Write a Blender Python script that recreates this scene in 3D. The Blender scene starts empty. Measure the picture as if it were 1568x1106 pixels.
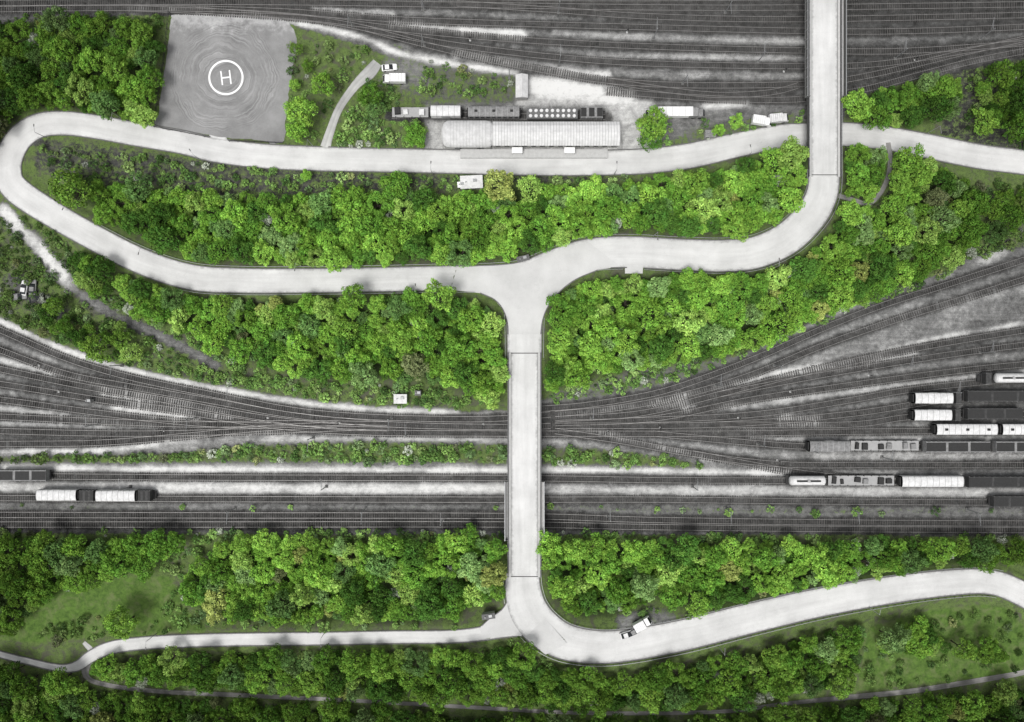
import bpy, math, random
import numpy as np
from mathutils import Vector, Matrix
random.seed(7); rng=np.random.default_rng(7)
S=5.5; H=230.0; CX,CY=784.0,553.0
def P(x,y,h=0.0):
    k=(H-h)/H/S
    return ((x-CX)*k,(CY-y)*k,h)
scene=bpy.context.scene
# ------------------------------------------------------------------ materials
def newmat(name):
    m=bpy.data.materials.new(name); m.use_nodes=True
    nt=m.node_tree; nt.nodes.clear()
    return m,nt
class N:
    def __init__(s,nt): s.nt=nt
    def n(s,t,**k):
        q=s.nt.nodes.new(t)
        for a,b in k.items(): setattr(q,a,b)
        return q
    def set(s,sock,v):
        if hasattr(v,'is_linked') or isinstance(v,bpy.types.NodeSocket): s.nt.links.new(v,sock)
        else: sock.default_value=v
    def math(s,op,a,b=0.0,c=0.0,clamp=False):
        q=s.n('ShaderNodeMath',operation=op,use_clamp=clamp)
        s.set(q.inputs[0],a); s.set(q.inputs[1],b); s.set(q.inputs[2],c)
        return q.outputs[0]
    def noise(s,scale,detail=4,rough=.6,vec=None,dist=0):
        q=s.n('ShaderNodeTexNoise'); q.inputs['Scale'].default_value=scale
        q.inputs['Detail'].default_value=detail; q.inputs['Roughness'].default_value=rough
        q.inputs['Distortion'].default_value=dist
        if vec is not None: s.nt.links.new(vec,q.inputs['Vector'])
        return q.outputs['Fac']
    def pos(s): return s.n('ShaderNodeNewGeometry').outputs['Position']
    def mix(s,f,a,b,bt='MIX'):
        q=s.n('ShaderNodeMix',data_type='RGBA',blend_type=bt)
        s.set(q.inputs[0],f)
        s.set(q.inputs[6],a if not isinstance(a,tuple) else (*a,1)[:4]); s.set(q.inputs[7],b if not isinstance(b,tuple) else (*b,1)[:4])
        return q.outputs[2]
    def ss(s,v,lo,hi):
        q=s.n('ShaderNodeMapRange',interpolation_type='SMOOTHSTEP')
        s.set(q.inputs[0],v); q.inputs[1].default_value=lo; q.inputs[2].default_value=hi
        return q.outputs[0]
    def lin(s,v,lo,hi,a,b):
        q=s.n('ShaderNodeMapRange'); s.set(q.inputs[0],v)
        for i,k in enumerate((lo,hi,a,b)): q.inputs[i+1].default_value=k
        return q.outputs[0]
    def attr(s,name):
        q=s.n('ShaderNodeAttribute'); q.attribute_name=name; return q
    def sep(s,v):
        q=s.n('ShaderNodeSeparateXYZ'); s.nt.links.new(v,q.inputs[0]); return q.outputs
    def out(s,col,rough=.9,bump=None,bs=.3,metal=0.0,spec=.2):
        b=s.n('ShaderNodeBsdfPrincipled'); o=s.n('ShaderNodeOutputMaterial')
        s.set(b.inputs['Base Color'],col if not isinstance(col,tuple) else (*col,1)[:4]); s.set(b.inputs['Roughness'],rough)
        b.inputs['Metallic'].default_value=metal
        b.inputs['Specular IOR Level'].default_value=spec
        if bump is not None:
            q=s.n('ShaderNodeBump'); q.inputs['Strength'].default_value=bs; q.inputs['Distance'].default_value=.25
            s.nt.links.new(bump,q.inputs['Height']); s.nt.links.new(q.outputs[0],b.inputs['Normal'])
        s.nt.links.new(b.outputs[0],o.inputs[0])
def simple(name,col,rough=.8,var=.25,scale=2.0,metal=0.0,spec=.2):
    m,nt=newmat(name); k=N(nt); p=k.pos()
    f=k.lin(k.noise(scale,5,.7,p),.3,.7,1-var,1+var)
    q=k.n('ShaderNodeVectorMath',operation='SCALE'); q.inputs[0].default_value=col; nt.links.new(f,q.inputs[3])
    k.out(q.outputs[0],rough,metal=metal,spec=spec); return m
M={}
M['concrete']=simple('pale_concrete',(.43,.43,.425),.9,.12,1.2)
M['kerb']=simple('kerb_stone',(.13,.13,.127),.9,.3,2)
M['conc_dark']=simple('weathered_concrete',(.12,.12,.117),.9,.3,1.5)
M['steel']=simple('rail_steel',(.23,.225,.22),.5,.25,1,.4)
M['gal']=simple('galvanised_steel',(.28,.285,.29),.5,.15,3,.4)
M['sleeper']=simple('sleeper',(.065,.063,.061),.95,.6,.35)
M['dark']=simple('dark_steel',(.03,.03,.03),.7,.3,4)
M['joint']=simple('expansion_joint',(.06,.06,.06),.9,.2,4)
M['white']=simple('white_paint',(.74,.74,.74),.5,.08,2)
M['wagonwhite']=simple('wagon_white_paint',(.58,.58,.58),.6,.2,1.1)
M['wagongrey']=simple('wagon_grey_paint',(.2,.2,.2),.7,.35,1.3)
M['wagondark']=simple('wagon_dark_paint',(.05,.05,.05),.7,.4,1.3)
M['roofmetal']=simple('sheet_metal_roof',(.5,.5,.5),.6,.18,.8)
M['rooflight']=simple('ribbed_metal_roof',(.56,.56,.56),.6,.15,.6)
M['roofrib']=simple('roof_rib',(.32,.32,.32),.6,.1,1)
M['wall']=simple('rendered_wall',(.36,.36,.35),.9,.15,1)
M['glass']=simple('window_glass',(.02,.022,.025),.1,.1,1,0,.6)
M['tyre']=simple('tyre_rubber',(.02,.02,.02),.9,.1,3)
M['bark']=simple('bark',(.06,.05,.04),.95,.3,4)
M['greybox']=simple('grey_box',(.12,.12,.12),.8,.2,2)
# leaf
m,nt=newmat('foliage'); k=N(nt)
oi=k.n('ShaderNodeObjectInfo'); at=k.attr('tone')
t=k.sep(at.outputs['Vector'])
c1=k.n('ShaderNodeVectorMath',operation='SCALE'); nt.links.new(oi.outputs['Color'],c1.inputs[0]); nt.links.new(t[0],c1.inputs[3])
hs=k.n('ShaderNodeHueSaturation'); nt.links.new(c1.outputs[0],hs.inputs['Color']); nt.links.new(k.lin(t[1],0,1,.485,.517),hs.inputs['Hue'])
d=k.n('ShaderNodeBsdfDiffuse'); nt.links.new(hs.outputs[0],d.inputs['Color'])
o=k.n('ShaderNodeOutputMaterial'); nt.links.new(d.outputs[0],o.inputs[0]); M['leaf']=m
# road
def roadmat(name,base,lo=.82,hi=1.1,streak=.1):
    m,nt=newmat(name); k=N(nt); p=k.pos(); uv=k.attr('rd'); s=k.sep(uv.outputs['Vector'])
    cb=k.n('ShaderNodeCombineXYZ'); nt.links.new(k.math('MULTIPLY',s[0],.035),cb.inputs[0]); nt.links.new(k.math('MULTIPLY',s[1],1.6),cb.inputs[1])
    st=k.lin(k.noise(1.0,6,.65,cb.outputs[0]),.35,.65,1-streak,1+streak*.6)
    a=k.lin(k.noise(.12,5,.6,p),.35,.65,lo+.06,hi-.04)
    b=k.lin(k.noise(5,5,.8,p),.3,.7,.9,1.06)
    f=k.math('MULTIPLY',k.math('MULTIPLY',st,a),b)
    ph=k.math('FRACT',k.math('DIVIDE',s[0],7.5)); jt=k.lin(ph,0,.012,.94,1.0)
    f=k.math('MULTIPLY',f,jt)
    # filled cracks
    nz=k.noise(.35,6,.6,p,.6); cr=k.math('ABSOLUTE',k.math('SUBTRACT',nz,.5)); cr=k.math('ADD',k.ss(cr,.0,.006),k.ss(k.noise(.2,2,.5,p),.58,.42)); cr=k.lin(cr,0,1,.84,1.0)
    f=k.math('MULTIPLY',f,cr)
    ed=k.math('ADD',k.math('ABSOLUTE',s[1]),k.lin(k.noise(.8,6,.7,p),.3,.7,-.12,.12))
    f=k.math('MULTIPLY',f,k.lin(ed,.84,1.02,1.0,.62))
    q=k.n('ShaderNodeVectorMath',operation='SCALE'); q.inputs[0].default_value=base; nt.links.new(f,q.inputs[3])
    k.out(q.outputs[0],.92,k.noise(9,4,.7,p),.1); return m
M['road']=roadmat('bleached_asphalt',(.56,.56,.555))
M['path']=roadmat('gravel_path',(.42,.42,.41),.7,1.2,.2)
M['dimpath']=roadmat('dirt_path',(.25,.245,.235),.6,1.3,.2)

# ------------------------------------------------------------------ mesh builder
class MB:
    def __init__(s): s.v=[];s.f=[];s.m=[];s.uv=None
    def face(s,pts,m):
        i=len(s.v); s.v+= [tuple(p) for p in pts]; s.f.append(tuple(range(i,i+len(pts)))); s.m.append(m)
    def box(s,cx,cy,cz,sx,sy,sz,m=0,rz=0,tx=1,ty=1):
        i=len(s.v); c,sn=math.cos(rz),math.sin(rz)
        for z,a,b in((-.5,1,1),(.5,tx,ty)):
            for x,y in((-.5,-.5),(.5,-.5),(.5,.5),(-.5,.5)):
                X,Y=x*sx*a,y*sy*b
                s.v.append((cx+X*c-Y*sn,cy+X*sn+Y*c,cz+z*sz))
        for q in((0,3,2,1),(4,5,6,7),(0,1,5,4),(1,2,6,5),(2,3,7,6),(3,0,4,7)):
            s.f.append(tuple(i+a for a in q)); s.m.append(m)
    def cyl(s,p0,p1,r0,r1,n=8,m=0):
        p0=Vector(p0);p1=Vector(p1);d=(p1-p0).normalized()
        a=d.orthogonal().normalized();b=d.cross(a); i=len(s.v)
        for p,r in((p0,r0),(p1,r1)):
            for j in range(n):
                t=2*math.pi*j/n; s.v.append(tuple(p+a*math.cos(t)*r+b*math.sin(t)*r))
        for j in range(n):
            s.f.append((i+j,i+(j+1)%n,i+n+(j+1)%n,i+n+j)); s.m.append(m)
        s.f.append(tuple(i+j for j in range(n))[::-1]); s.m.append(m)
        s.f.append(tuple(i+n+j for j in range(n))); s.m.append(m)
    def loft(s,secs,m=0,cap=True):
        i=len(s.v); n=len(secs[0])
        for q in secs: s.v+=[tuple(p) for p in q]
        for a in range(len(secs)-1):
            for j in range(n):
                k=(j+1)%n
                s.f.append((i+a*n+j,i+a*n+k,i+(a+1)*n+k,i+(a+1)*n+j)); s.m.append(m)
        if cap:
            s.f.append(tuple(i+j for j in range(n))[::-1]); s.m.append(m)
            e=i+(len(secs)-1)*n; s.f.append(tuple(e+j for j in range(n))); s.m.append(m)
    def mesh(s,name,mats):
        me=bpy.data.meshes.new(name); me.from_pydata(s.v,[],s.f)
        for q in mats: me.materials.append(M[q])
        me.polygons.foreach_set('material_index',s.m); me.update(); return me
    def obj(s,name,mats,loc=(0,0,0),rz=0,parent=None):
        return link(s.mesh(name,mats),name,loc,rz,parent)
def link(me,name,loc=(0,0,0),rz=0,parent=None,scale=None):
    o=bpy.data.objects.new(name,me); scene.collection.objects.link(o)
    o.location=loc; o.rotation_euler=(0,0,rz)
    if scale: o.scale=scale
    if parent: o.parent=parent
    return o
def empty(name,loc=(0,0,0),rz=0):
    o=bpy.data.objects.new(name,None); scene.collection.objects.link(o); o.location=loc; o.rotation_euler=(0,0,rz); return o

def smooth(pts,step=1.0):
    a=np.array(pts,float)
    q=np.vstack([2*a[0]-a[1],a,2*a[-1]-a[-2]]); out=[]
    for i in range(1,len(q)-2):
        p0,p1,p2,p3=q[i-1:i+3]; L=np.linalg.norm((p2-p1)[:2]); n=max(2,int(L/step))
        for t in np.linspace(0,1,n,endpoint=False):
            out.append(.5*((2*p1)+(-p0+p2)*t+(2*p0-5*p1+4*p2-p3)*t*t+(-p0+3*p1-3*p2+p3)*t**3))
    out.append(a[-1]); return np.array(out)

# ------------------------------------------------------------------ roads (px x, px y, height m, width px)
def road(pts): return smooth([( *P(x,y,h)[:2],h,w/S) for x,y,h,w in pts],1.0)
R={}
R['main']=[(1760,282,0,36),(1650,262,0,36),(1568,249,0,36),(1500,240,0,36),(1420,224,0,36),(1350,211,0,35),(1290,206,0,35),(1230,207,0,35),(1190,210,0,35),(1130,222,0,36),(1060,238,0,37),(1000,246,0,37),(940,249,0,37),(850,250,0,37),(760,249,0,36),(660,247,0,35),(560,245,0,35),(480,243,0,36),(400,239,0,36),(330,230,0,36),(280,218,0,35),(210,206,0,35),(150,195,0,35),(100,189,0,35),(62,192,0,36),(34,208,0,38),(17,233,0,40),(12,262,.1,40),(24,290,.4,40),(80,328,.9,38),(155,370,1.6,37),(225,404,2.4,37),(295,425,3.2,37),(370,430,4,36),(480,430,4.8,35),(600,428,5.6,35),(700,426,6.1,36),(760,426,6.3,38),(805,422,6.4,42),(850,405,6.4,44),(900,390,6.4,45),(960,386,6.4,45),(1040,390,6.4,45),(1110,392,6.4,46),(1160,386,6.4,46),(1207,364,6.4,47),(1243,328,6.4,46),(1259,296,6.4,45),(1262,262,6.4,45)]
R['stem']=[(803,432,6.4,52),(803,470,6.4,54),(803,505,6.4,51),(803,548,6.4,50)]
R['south']=[(800,878,6.4,48),(801,905,6.4,52),(809,935,6.3,56),(830,962,6.2,56),(865,983,6,52),(915,991,5.8,48),(970,987,5.5,46),(1050,972,5,45),(1150,947,4.2,44),(1250,924,3.4,42),(1350,906,2.6,40),(1440,894,1.8,38),(1510,891,1.2,36),(1556,905,.8,36),(1610,938,.4,36),(1700,1010,0,36)]
R['west']=[(805,958,6.2,30),(775,962,6.1,26),(740,970,5.9,20),(690,975,5.5,18),(600,976,4.7,18),(500,978,3.8,18),(400,979,2.9,18),(300,981,2,18),(220,985,1.2,18),(170,992,.6,18),(140,1005,.3,17),(118,1020,.1,14),(90,1023,0,10),(40,1012,0,9),(0,1002,0,9),(-90,975,0,9)]
ROADS={k:road(v) for k,v in R.items()}
PATHS={
 'wye':([(148,1000,0,14),(132,1018,0,14),(136,1040,0,8),(180,1052,0,7),(260,1060,0,7),(350,1064,0,7),(520,1072,0,6),(700,1082,0,6),(900,1092,0,6),(1100,1090,0,6),(1200,1078,0,6),(1300,1068,0,8),(1400,1058,0,8),(1500,1042,0,8),(1568,1030,0,8),(1680,1005,0,8)],'dimpath'),
 'wye2':([(128,984,0,6),(140,998,.1,10),(132,1012,0,12)],'path'),
 'track':([(498,226,0,16),(506,200,0,13),(520,165,0,12),(545,130,0,14),(565,112,0,20),(578,96,0,16)],'path'),
 'heliaccess':([(334,222,0,34),(333,206,0,24),(336,196,0,20)],'road'),
 'foot':([(1284,300,5.2,7),(1305,306,4,7),(1330,312,3,7),(1348,296,2.2,7),(1360,270,1.4,7),(1363,240,.6,7),(1360,218,0,7)],'dimpath'),
}
PATHW={k:(road(v[0]),v[1]) for k,v in PATHS.items()}
junction1=[(690,444),(735,449),(757,459),(770,474),(777,495),(778,512),(828,512),(831,490),(840,468),(858,446),(882,428),(915,414),(950,408),(900,370),(850,384),(812,402),(760,407),(700,409)]
junction2=[(777,900),(776,922),(768,934),(752,945),(736,960),(736,979),(785,972),(805,976),(835,1003),(868,985),(820,930),(823,900)]
bay=[(957,405),(985,405),(984,419),(957,419)]
def inpoly(x,y,poly):
    x=np.asarray(x,float);y=np.asarray(y,float); r=np.zeros(x.shape,bool); n=len(poly)
    for i in range(n):
        x1,y1=poly[i];x2,y2=poly[(i+1)%n]
        if y1==y2: continue
        c=((y1>y)!=(y2>y))&(x<(x2-x1)*(y-y1)/(y2-y1)+x1); r^=c
    return r
# ------------------------------------------------------------------ tracks
TR=[
 [(-90,6),(200,4),(430,4),(700,8),(1000,12),(1230,12),(1660,6)],
 [(-90,16),(200,13),(430,18),(620,31),(900,40),(1230,48),(1400,48),(1660,38)],
 [(200,13),(430,24),(620,46),(800,62),(1000,72),(1230,78),(1400,78),(1660,60)],
 [(300,16),(480,30),(600,52),(700,70),(850,88),(1000,98),(1230,102),(1350,98),(1480,78),(1660,48)],
 [(560,44),(640,66),(750,92),(850,111),(930,124),(1050,131),(1230,129),(1330,116),(1480,80),(1660,40)],
 [(930,140),(1050,149),(1140,153),(1230,152),(1320,138),(1420,112),(1500,92),(1660,62)],
 [(560,-20),(700,-6),(900,-2),(1230,-4),(1660,-12)],
 [(700,6),(850,16),(1000,26),(1230,30),(1660,22)],
 [(930,124),(1020,138),(1100,146),(1180,142),(1230,129)],
 [(-90,468),(0,505),(100,548),(200,578),(330,605),(450,628),(560,638),(700,642),(780,640),(850,634)],
 [(-90,506),(0,536),(100,572),(200,592),(330,615),(450,636),(600,650),(778,654),(850,652)],
 [(-90,545),(0,565),(120,590),(250,612),(380,636),(500,652),(600,656)],
 [(-90,578),(0,588),(150,612),(280,630),(420,652),(560,662),(778,664)],
 [(-90,605),(0,612),(150,632),(300,648),(420,652)],
 [(-90,634),(0,638),(150,645),(300,650),(450,648),(600,650)],
 [(-90,656),(0,660),(200,664),(400,660),(560,654)],
 [(-90,682),(0,680),(150,678),(280,668),(400,656),(520,650)],
 [(-90,728),(300,731),(778,732),(1000,735),(1200,736),(1400,738),(1660,739)],
 [(-90,762),(300,764),(778,765),(1000,765),(1300,768),(1660,770)],
 [(-90,788),(300,789),(778,790),(1000,796),(1300,800),(1660,802)],
 [(-90,803),(300,803),(778,803),(1000,807),(1300,810),(1660,812)],
 [(830,626),(900,620),(1000,603),(1080,578),(1170,543),(1260,503),(1350,468),(1450,436),(1568,398),(1680,362)],
 [(850,634),(950,624),(1050,604),(1150,574),(1260,529),(1380,487),(1480,456),(1568,428),(1680,395)],
 [(850,642),(980,633),(1100,604),(1250,566),(1400,534),(1568,506),(1680,492)],
 [(1100,604),(1260,574),(1420,548),(1568,528),(1680,516)],
 [(850,648),(1000,641),(1150,612),(1300,590),(1450,570),(1568,558),(1680,550)],
 [(950,645),(1150,635),(1300,613),(1400,596),(1568,580),(1680,576)],
 [(850,652),(1100,650),(1300,634),(1450,612),(1568,607),(1680,606)],
 [(1100,650),(1300,650),(1400,638),(1568,634),(1680,634)],
 [(778,664),(1100,664),(1300,661),(1568,659),(1680,659)],
 [(1000,664),(1150,678),(1240,684),(1350,685),(1680,685)],
 [(850,660),(950,675),(1080,698),(1200,711),(1350,712),(1680,712)],
 [(1060,694),(1200,720),(1300,732),(1400,738)],
 [(600,178),(640,176),(720,177),(800,179),(930,180)],
]
TRW=[smooth([P(x,y)[:2] for x,y in t],1.0) for t in TR]

# ------------------------------------------------------------------ terrain raster
st=.5; X0,X1,Y0,Y1=-190,190,-140,140
gx=np.arange(X0,X1+.01,st); gy=np.arange(Y0,Y1+.01,st)
GX,GY=np.meshgrid(gx,gy); sh=GX.shape
PX=GX*S+CX; PY=CY-GY*S
Z=np.zeros(sh); DR=np.full(sh,50.0); HR=np.zeros(sh)
def win(x,y,r):
    i0=max(0,int((x-r-X0)/st));i1=min(sh[1],int((x+r-X0)/st)+2);j0=max(0,int((y-r-Y0)/st));j1=min(sh[0],int((y+r-Y0)/st)+2)
    return (slice(j0,j1),slice(i0,i1)) if i0<i1 and j0<j1 else None
def dens(a,s=.5):
    out=[a[0]]
    for p,q in zip(a[:-1],a[1:]):
        n=max(1,int(np.linalg.norm((q-p)[:2])/s))
        for t in range(1,n+1): out.append(p+(q-p)*t/n)
    return out
allr=list(ROADS.values())+[a for a,_ in PATHW.values()]
for a in allr:
    for x,y,h,w in dens(a):
        ww=win(x,y,w/2+15)
        if ww is None: continue
        d=np.hypot(GX[ww]-x,GY[ww]-y)-w/2
        Z[ww]=np.maximum(Z[ww],h-.08-.62*np.maximum(0,d-1.0))
        s_=d<DR[ww]; DR[ww]=np.where(s_,d,DR[ww]); HR[ww]=np.where(s_,h,HR[ww])
def blob(freq,seed):
    r=np.random.default_rng(seed); z=np.zeros(sh)
    for i in range(10):
        a=r.uniform(0,6.28); f=freq*r.uniform(.6,1.8); z+=np.sin((GX*math.cos(a)+GY*math.sin(a))*f+r.uniform(0,6.28))
    return z/4
BL=blob(.33,9)
Z+= .18*blob(.5,1)*np.clip((DR-1.5)/3,0,1)
Z=np.where(DR<.9,HR-.08,Z)
Z=np.maximum(Z,-.3)
for poly_,h in((junction1,6.4),(junction2,6.2)):
    wp=[P(x,y,h)[:2] for x,y in poly_]; s_=inpoly(GX,GY,wp); Z=np.where(s_,h-.1,Z); DR=np.where(s_,-1,DR)
DT=np.full(sh,20.0)
for a in TRW:
    for p in dens(a):
        ww=win(p[0],p[1],5)
        if ww is None: continue
        DT[ww]=np.minimum(DT[ww],np.hypot(GX[ww]-p[0],GY[ww]-p[1]))
Z=np.minimum(Z,np.where(DT<5,np.maximum(0,(DT-1.9)*.7),99))
heli=[(262,24),(300,22),(380,24),(428,28),(446,40),(455,60),(450,100),(441,150),(434,216),(390,214),(350,212),(300,204),(240,193),(246,150),(252,110),(258,60)]
hs_=inpoly(PX,PY,heli)
def blur(a,n=2):
    for _ in range(n):
        b=a.copy(); b[1:-1]=(a[:-2]+2*a[1:-1]+a[2:])/4; a=b.copy(); a[:,1:-1]=(b[:,:-2]+2*b[:,1:-1]+b[:,2:])/4
    return a
Z*=1-np.clip(blur(hs_.astype(float),4)*1.6,0,1)
sq=inpoly(PX,PY,[(570,85),(1010,110),(1060,235),(640,235),(590,190)]); Z=np.where(sq&(DR>.9),Z*.15,Z)
def zat(x,y):
    i=min(max((x-X0)/st,0),sh[1]-2);j=min(max((y-Y0)/st,0),sh[0]-2); a,b=int(i),int(j); u,v=i-a,j-b
    return float(Z[b,a]*(1-u)*(1-v)+Z[b,a+1]*u*(1-v)+Z[b+1,a]*(1-u)*v+Z[b+1,a+1]*u*v)
def fat(F,x,y):
    i=int(min(max(round((x-X0)/st),0),sh[1]-1)); j=int(min(max(round((y-Y0)/st),0),sh[0]-1)); return float(F[j,i])
# masks: G grass, B gravel brightness, FL forest floor
G=np.full(sh,.85); B=np.full(sh,.26); FL=np.zeros(sh)
yard=[(-300,470),(0,488),(100,535),(200,565),(330,592),(450,612),(560,625),(700,632),(780,628),(830,612),(900,608),(1000,585),(1080,560),(1170,525),(1260,485),(1350,450),(1450,415),(1500,385),(1568,370),(1900,300),(1900,818),(830,818),(778,818),(-300,815)]
topy=[(-300,-300),(1900,-300),(1900,60),(1568,85),(1470,105),(1380,118),(1300,150),(1290,190),(1230,190),(1150,180),(1060,225),(650,230),(650,110),(600,90),(560,72),(440,36),(260,20),(0,40),(-300,50)]
s_=inpoly(PX,PY,yard); G=np.where(s_,.08,G); B=np.where(s_,.58-.16*np.clip((PX-1150)/400,0,1)-.1*np.clip((120-PX)/200,0,1)+.06*BL,B)  # ballast darkened towards both side edges, a vignette put into its colour
s_=inpoly(PX,PY,topy); G=np.where(s_,.10,G); B=np.where(s_,.47-.14*np.clip((450-PX)/300,0,1)-.20*np.clip((PX-1230)/60,0,1)+.06*BL,B)  # top ballast darker at left and past the bridge, same vignette painted in
def poly(pl,g=None,b=None,fl=None,soft=3):
    global G,B,FL
    m_=blur(inpoly(PX,PY,pl).astype(float),soft)
    if g is not None: G=G*(1-m_)+g*m_
    if b is not None: B=B*(1-m_)+b*m_
    if fl is not None: FL=FL*(1-m_)+fl*m_
def strip(pts,wpx,g=None,b=None,mod=.2):
    global G,B
    D=np.full(sh,99.0)
    for p in dens(smooth([P(x,y)[:2] for x,y in pts],1.0)):
        ww=win(p[0],p[1],wpx/S*2.2+1)
        if ww is None: continue
        D[ww]=np.minimum(D[ww],np.hypot(GX[ww]-p[0],GY[ww]-p[1]))
    D=D*(1-.15*BL)
    m_=np.clip(1.45-D/(wpx/S)*.95,0,1)*np.clip(.92+mod*BL,.15,1)
    m_=m_*np.where(DT<1.25,.5,1)
    if g is not None: G=G*(1-m_)+g*m_
    if b is not None: B=B*(1-m_)+b*m_
poly([(60,212),(330,245),(500,262),(700,268),(1000,268),(900,280),(600,296),(330,310),(120,295),(50,255)],.5,.18)
poly([(0,330),(60,350),(110,400),(170,450),(260,505),(340,545),(430,580),(560,600),(700,610),(700,640),(450,612),(330,592),(200,560),(90,520),(0,485)],.72,.22)
poly([(840,600),(1000,560),(1080,550),(1200,520),(1080,575),(1000,600),(840,625)],.5,.4)
poly([(1450,110),(1568,90),(1700,80),(1700,240),(1568,235),(1440,210)],.45,.10)
poly([(1500,300),(1700,290),(1700,340),(1500,400)],.6,.16)
poly([(-90,702),(120,698),(260,694),(400,682),(560,676),(776,682),(778,710),(400,708),(150,708),(-90,710)],.85,.3)
poly([(830,684),(930,688),(1040,702),(1090,716),(900,714),(830,712)],.8,.3)
poly([(-200,775),(778,777),(778,783),(-200,782)],.42,.36)
poly([(830,774),(1700,780),(1700,790),(830,786)],.42,.36)
poly([(-200,782),(778,783),(778,815),(-200,815)],.12,.28)
poly([(830,788),(1700,792),(1700,818),(830,815)],.12,.30)
poly([(60,895),(260,880),(290,940),(330,962),(60,985),(0,980)],1.3,.2)
poly([(1330,960),(1420,935),(1500,925),(1540,930),(1568,960),(1568,1030),(1400,1050),(1310,1060)],1.3,.2)
poly([(470,70),(570,75),(575,120),(540,140),(500,210),(450,216),(455,80)],.9,.2)
poly([(600,60),(660,100),(800,115),(800,160),(650,160),(580,130)],.6,.35)
poly([(590,85),(660,100),(660,135),(580,130)],.4,.5)
poly([(800,120),(930,132),(1000,150),(1000,175),(980,232),(650,232),(655,180),(790,160)],.0,.76)
poly([(700,165),(930,165),(930,182),(700,182)],.1,.45)
poly([(1060,195),(1150,180),(1230,170),(1230,190),(1080,222),(1000,232)],.6,.4)
poly([(940,935),(1000,925),(1040,935),(1000,962),(940,970)],.35,.5)
B=np.where((DT<1.6),B*.42,B); G=np.where(DT<1.7,np.minimum(G,.08),G)
for pts,w,g,b in [
 ([(-90,455),(0,492),(100,536),(200,567),(330,595),(440,613),(560,626),(700,631)],5,.05,.98),
 ([(0,551),(80,571),(160,592)],4,.1,.85),([(0,625),(120,640),(250,655)],4,.1,.8),([(0,648),(200,655)],3,.1,.75),
 ([(160,600),(230,608),(300,626),(350,640)],8,.0,1.05),([(180,625),(270,642)],8,.0,1.05),([(200,615),(300,640)],7,.0,1.05),
 ([(-90,705),(0,692),(150,690),(240,679),(320,667),(450,662)],4,.1,1.0),
 ([(400,674),(560,671),(778,674)],3,.2,.85),
 ([(-90,715),(0,716),(300,719),(778,721)],4,.0,1.05),([(830,719),(1000,721),(1120,723),(1210,724)],4,.0,1.0),
 ([(220,747),(500,748),(778,749)],8,.0,.95),([(-90,745),(220,747)],7,.05,.8),([(830,750),(1200,752),(1660,756)],7,.05,.78),
 ([(850,639),(1000,617),(1120,588),(1200,570),(1300,552),(1420,522),(1568,495)],4,.1,.92),
 ([(1190,575),(1300,560),(1400,540)],6,.0,1.0),([(1040,610),(1050,628)],8,.0,1.05),([(1000,618),(1060,622)],6,.1,.85),
 ([(1200,643),(1250,645)],9,.0,1.05),([(1100,625),(1300,600),(1450,582),(1568,570)],4,.1,.8),
 ([(900,658),(1000,682),(1100,706),(1190,720)],4,.0,1.0),([(1250,698),(1600,698)],6,.1,.65),([(1150,671),(1600,672)],5,.1,.68),
 ([(1280,724),(1600,725)],4,.1,.58),([(1300,508),(1450,466),(1568,440)],7,.1,.6),([(1100,657),(1600,647)],3,.1,.55),
 ([(200,14),(330,14),(440,30),(500,44),(560,60),(620,84),(720,102),(790,112)],4,.0,1.05),
 ([(600,36),(700,46),(800,54)],7,.0,1.05),([(480,14),(600,22)],5,.1,.7),([(700,82),(800,100),(880,112),(930,116)],6,.0,1.05),
 ([(880,88),(1000,86),(1230,90)],4,.1,.72),([(820,128),(880,138),(960,150)],13,.0,1.05),
 ([(600,0),(750,2)],3,.1,.5),([(1080,162),(1145,159)],5,.0,.95),([(1050,114),(1230,116)],3,.1,.6),
 ([(1300,158),(1400,122),(1480,99),(1568,74)],4,.1,.7),([(960,170),(1000,200),(980,228)],12,.0,.8),([(850,50),(1000,58),(1230,64)],4,.1,.66),
 ([(1300,63),(1568,54)],3,.1,.42),
 ([(6,322),(30,350),(70,390),(90,415),(110,440)],10,-.2,1.0),([(110,440),(140,462),(180,485),(260,522),(330,560)],7,.05,.45),
 ([(20,430),(60,460),(90,480)],10,.3,.35),([(1505,398),(1540,385)],7,.1,.8),([(60,214),(45,222)],4,.2,.3),
]: strip(pts,w,g,b)
CLR=np.full(sh,9.0)
for pts in ([(6,322),(30,350),(70,390),(90,415),(110,440),(140,462),(180,485),(260,522),(330,560)],[(30,445),(60,440)]):
    for p in dens(smooth([P(x,y)[:2] for x,y in pts],1.0)):
        ww=win(p[0],p[1],4)
        if ww is not None: CLR[ww]=np.minimum(CLR[ww],np.hypot(GX[ww]-p[0],GY[ww]-p[1]))

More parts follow.
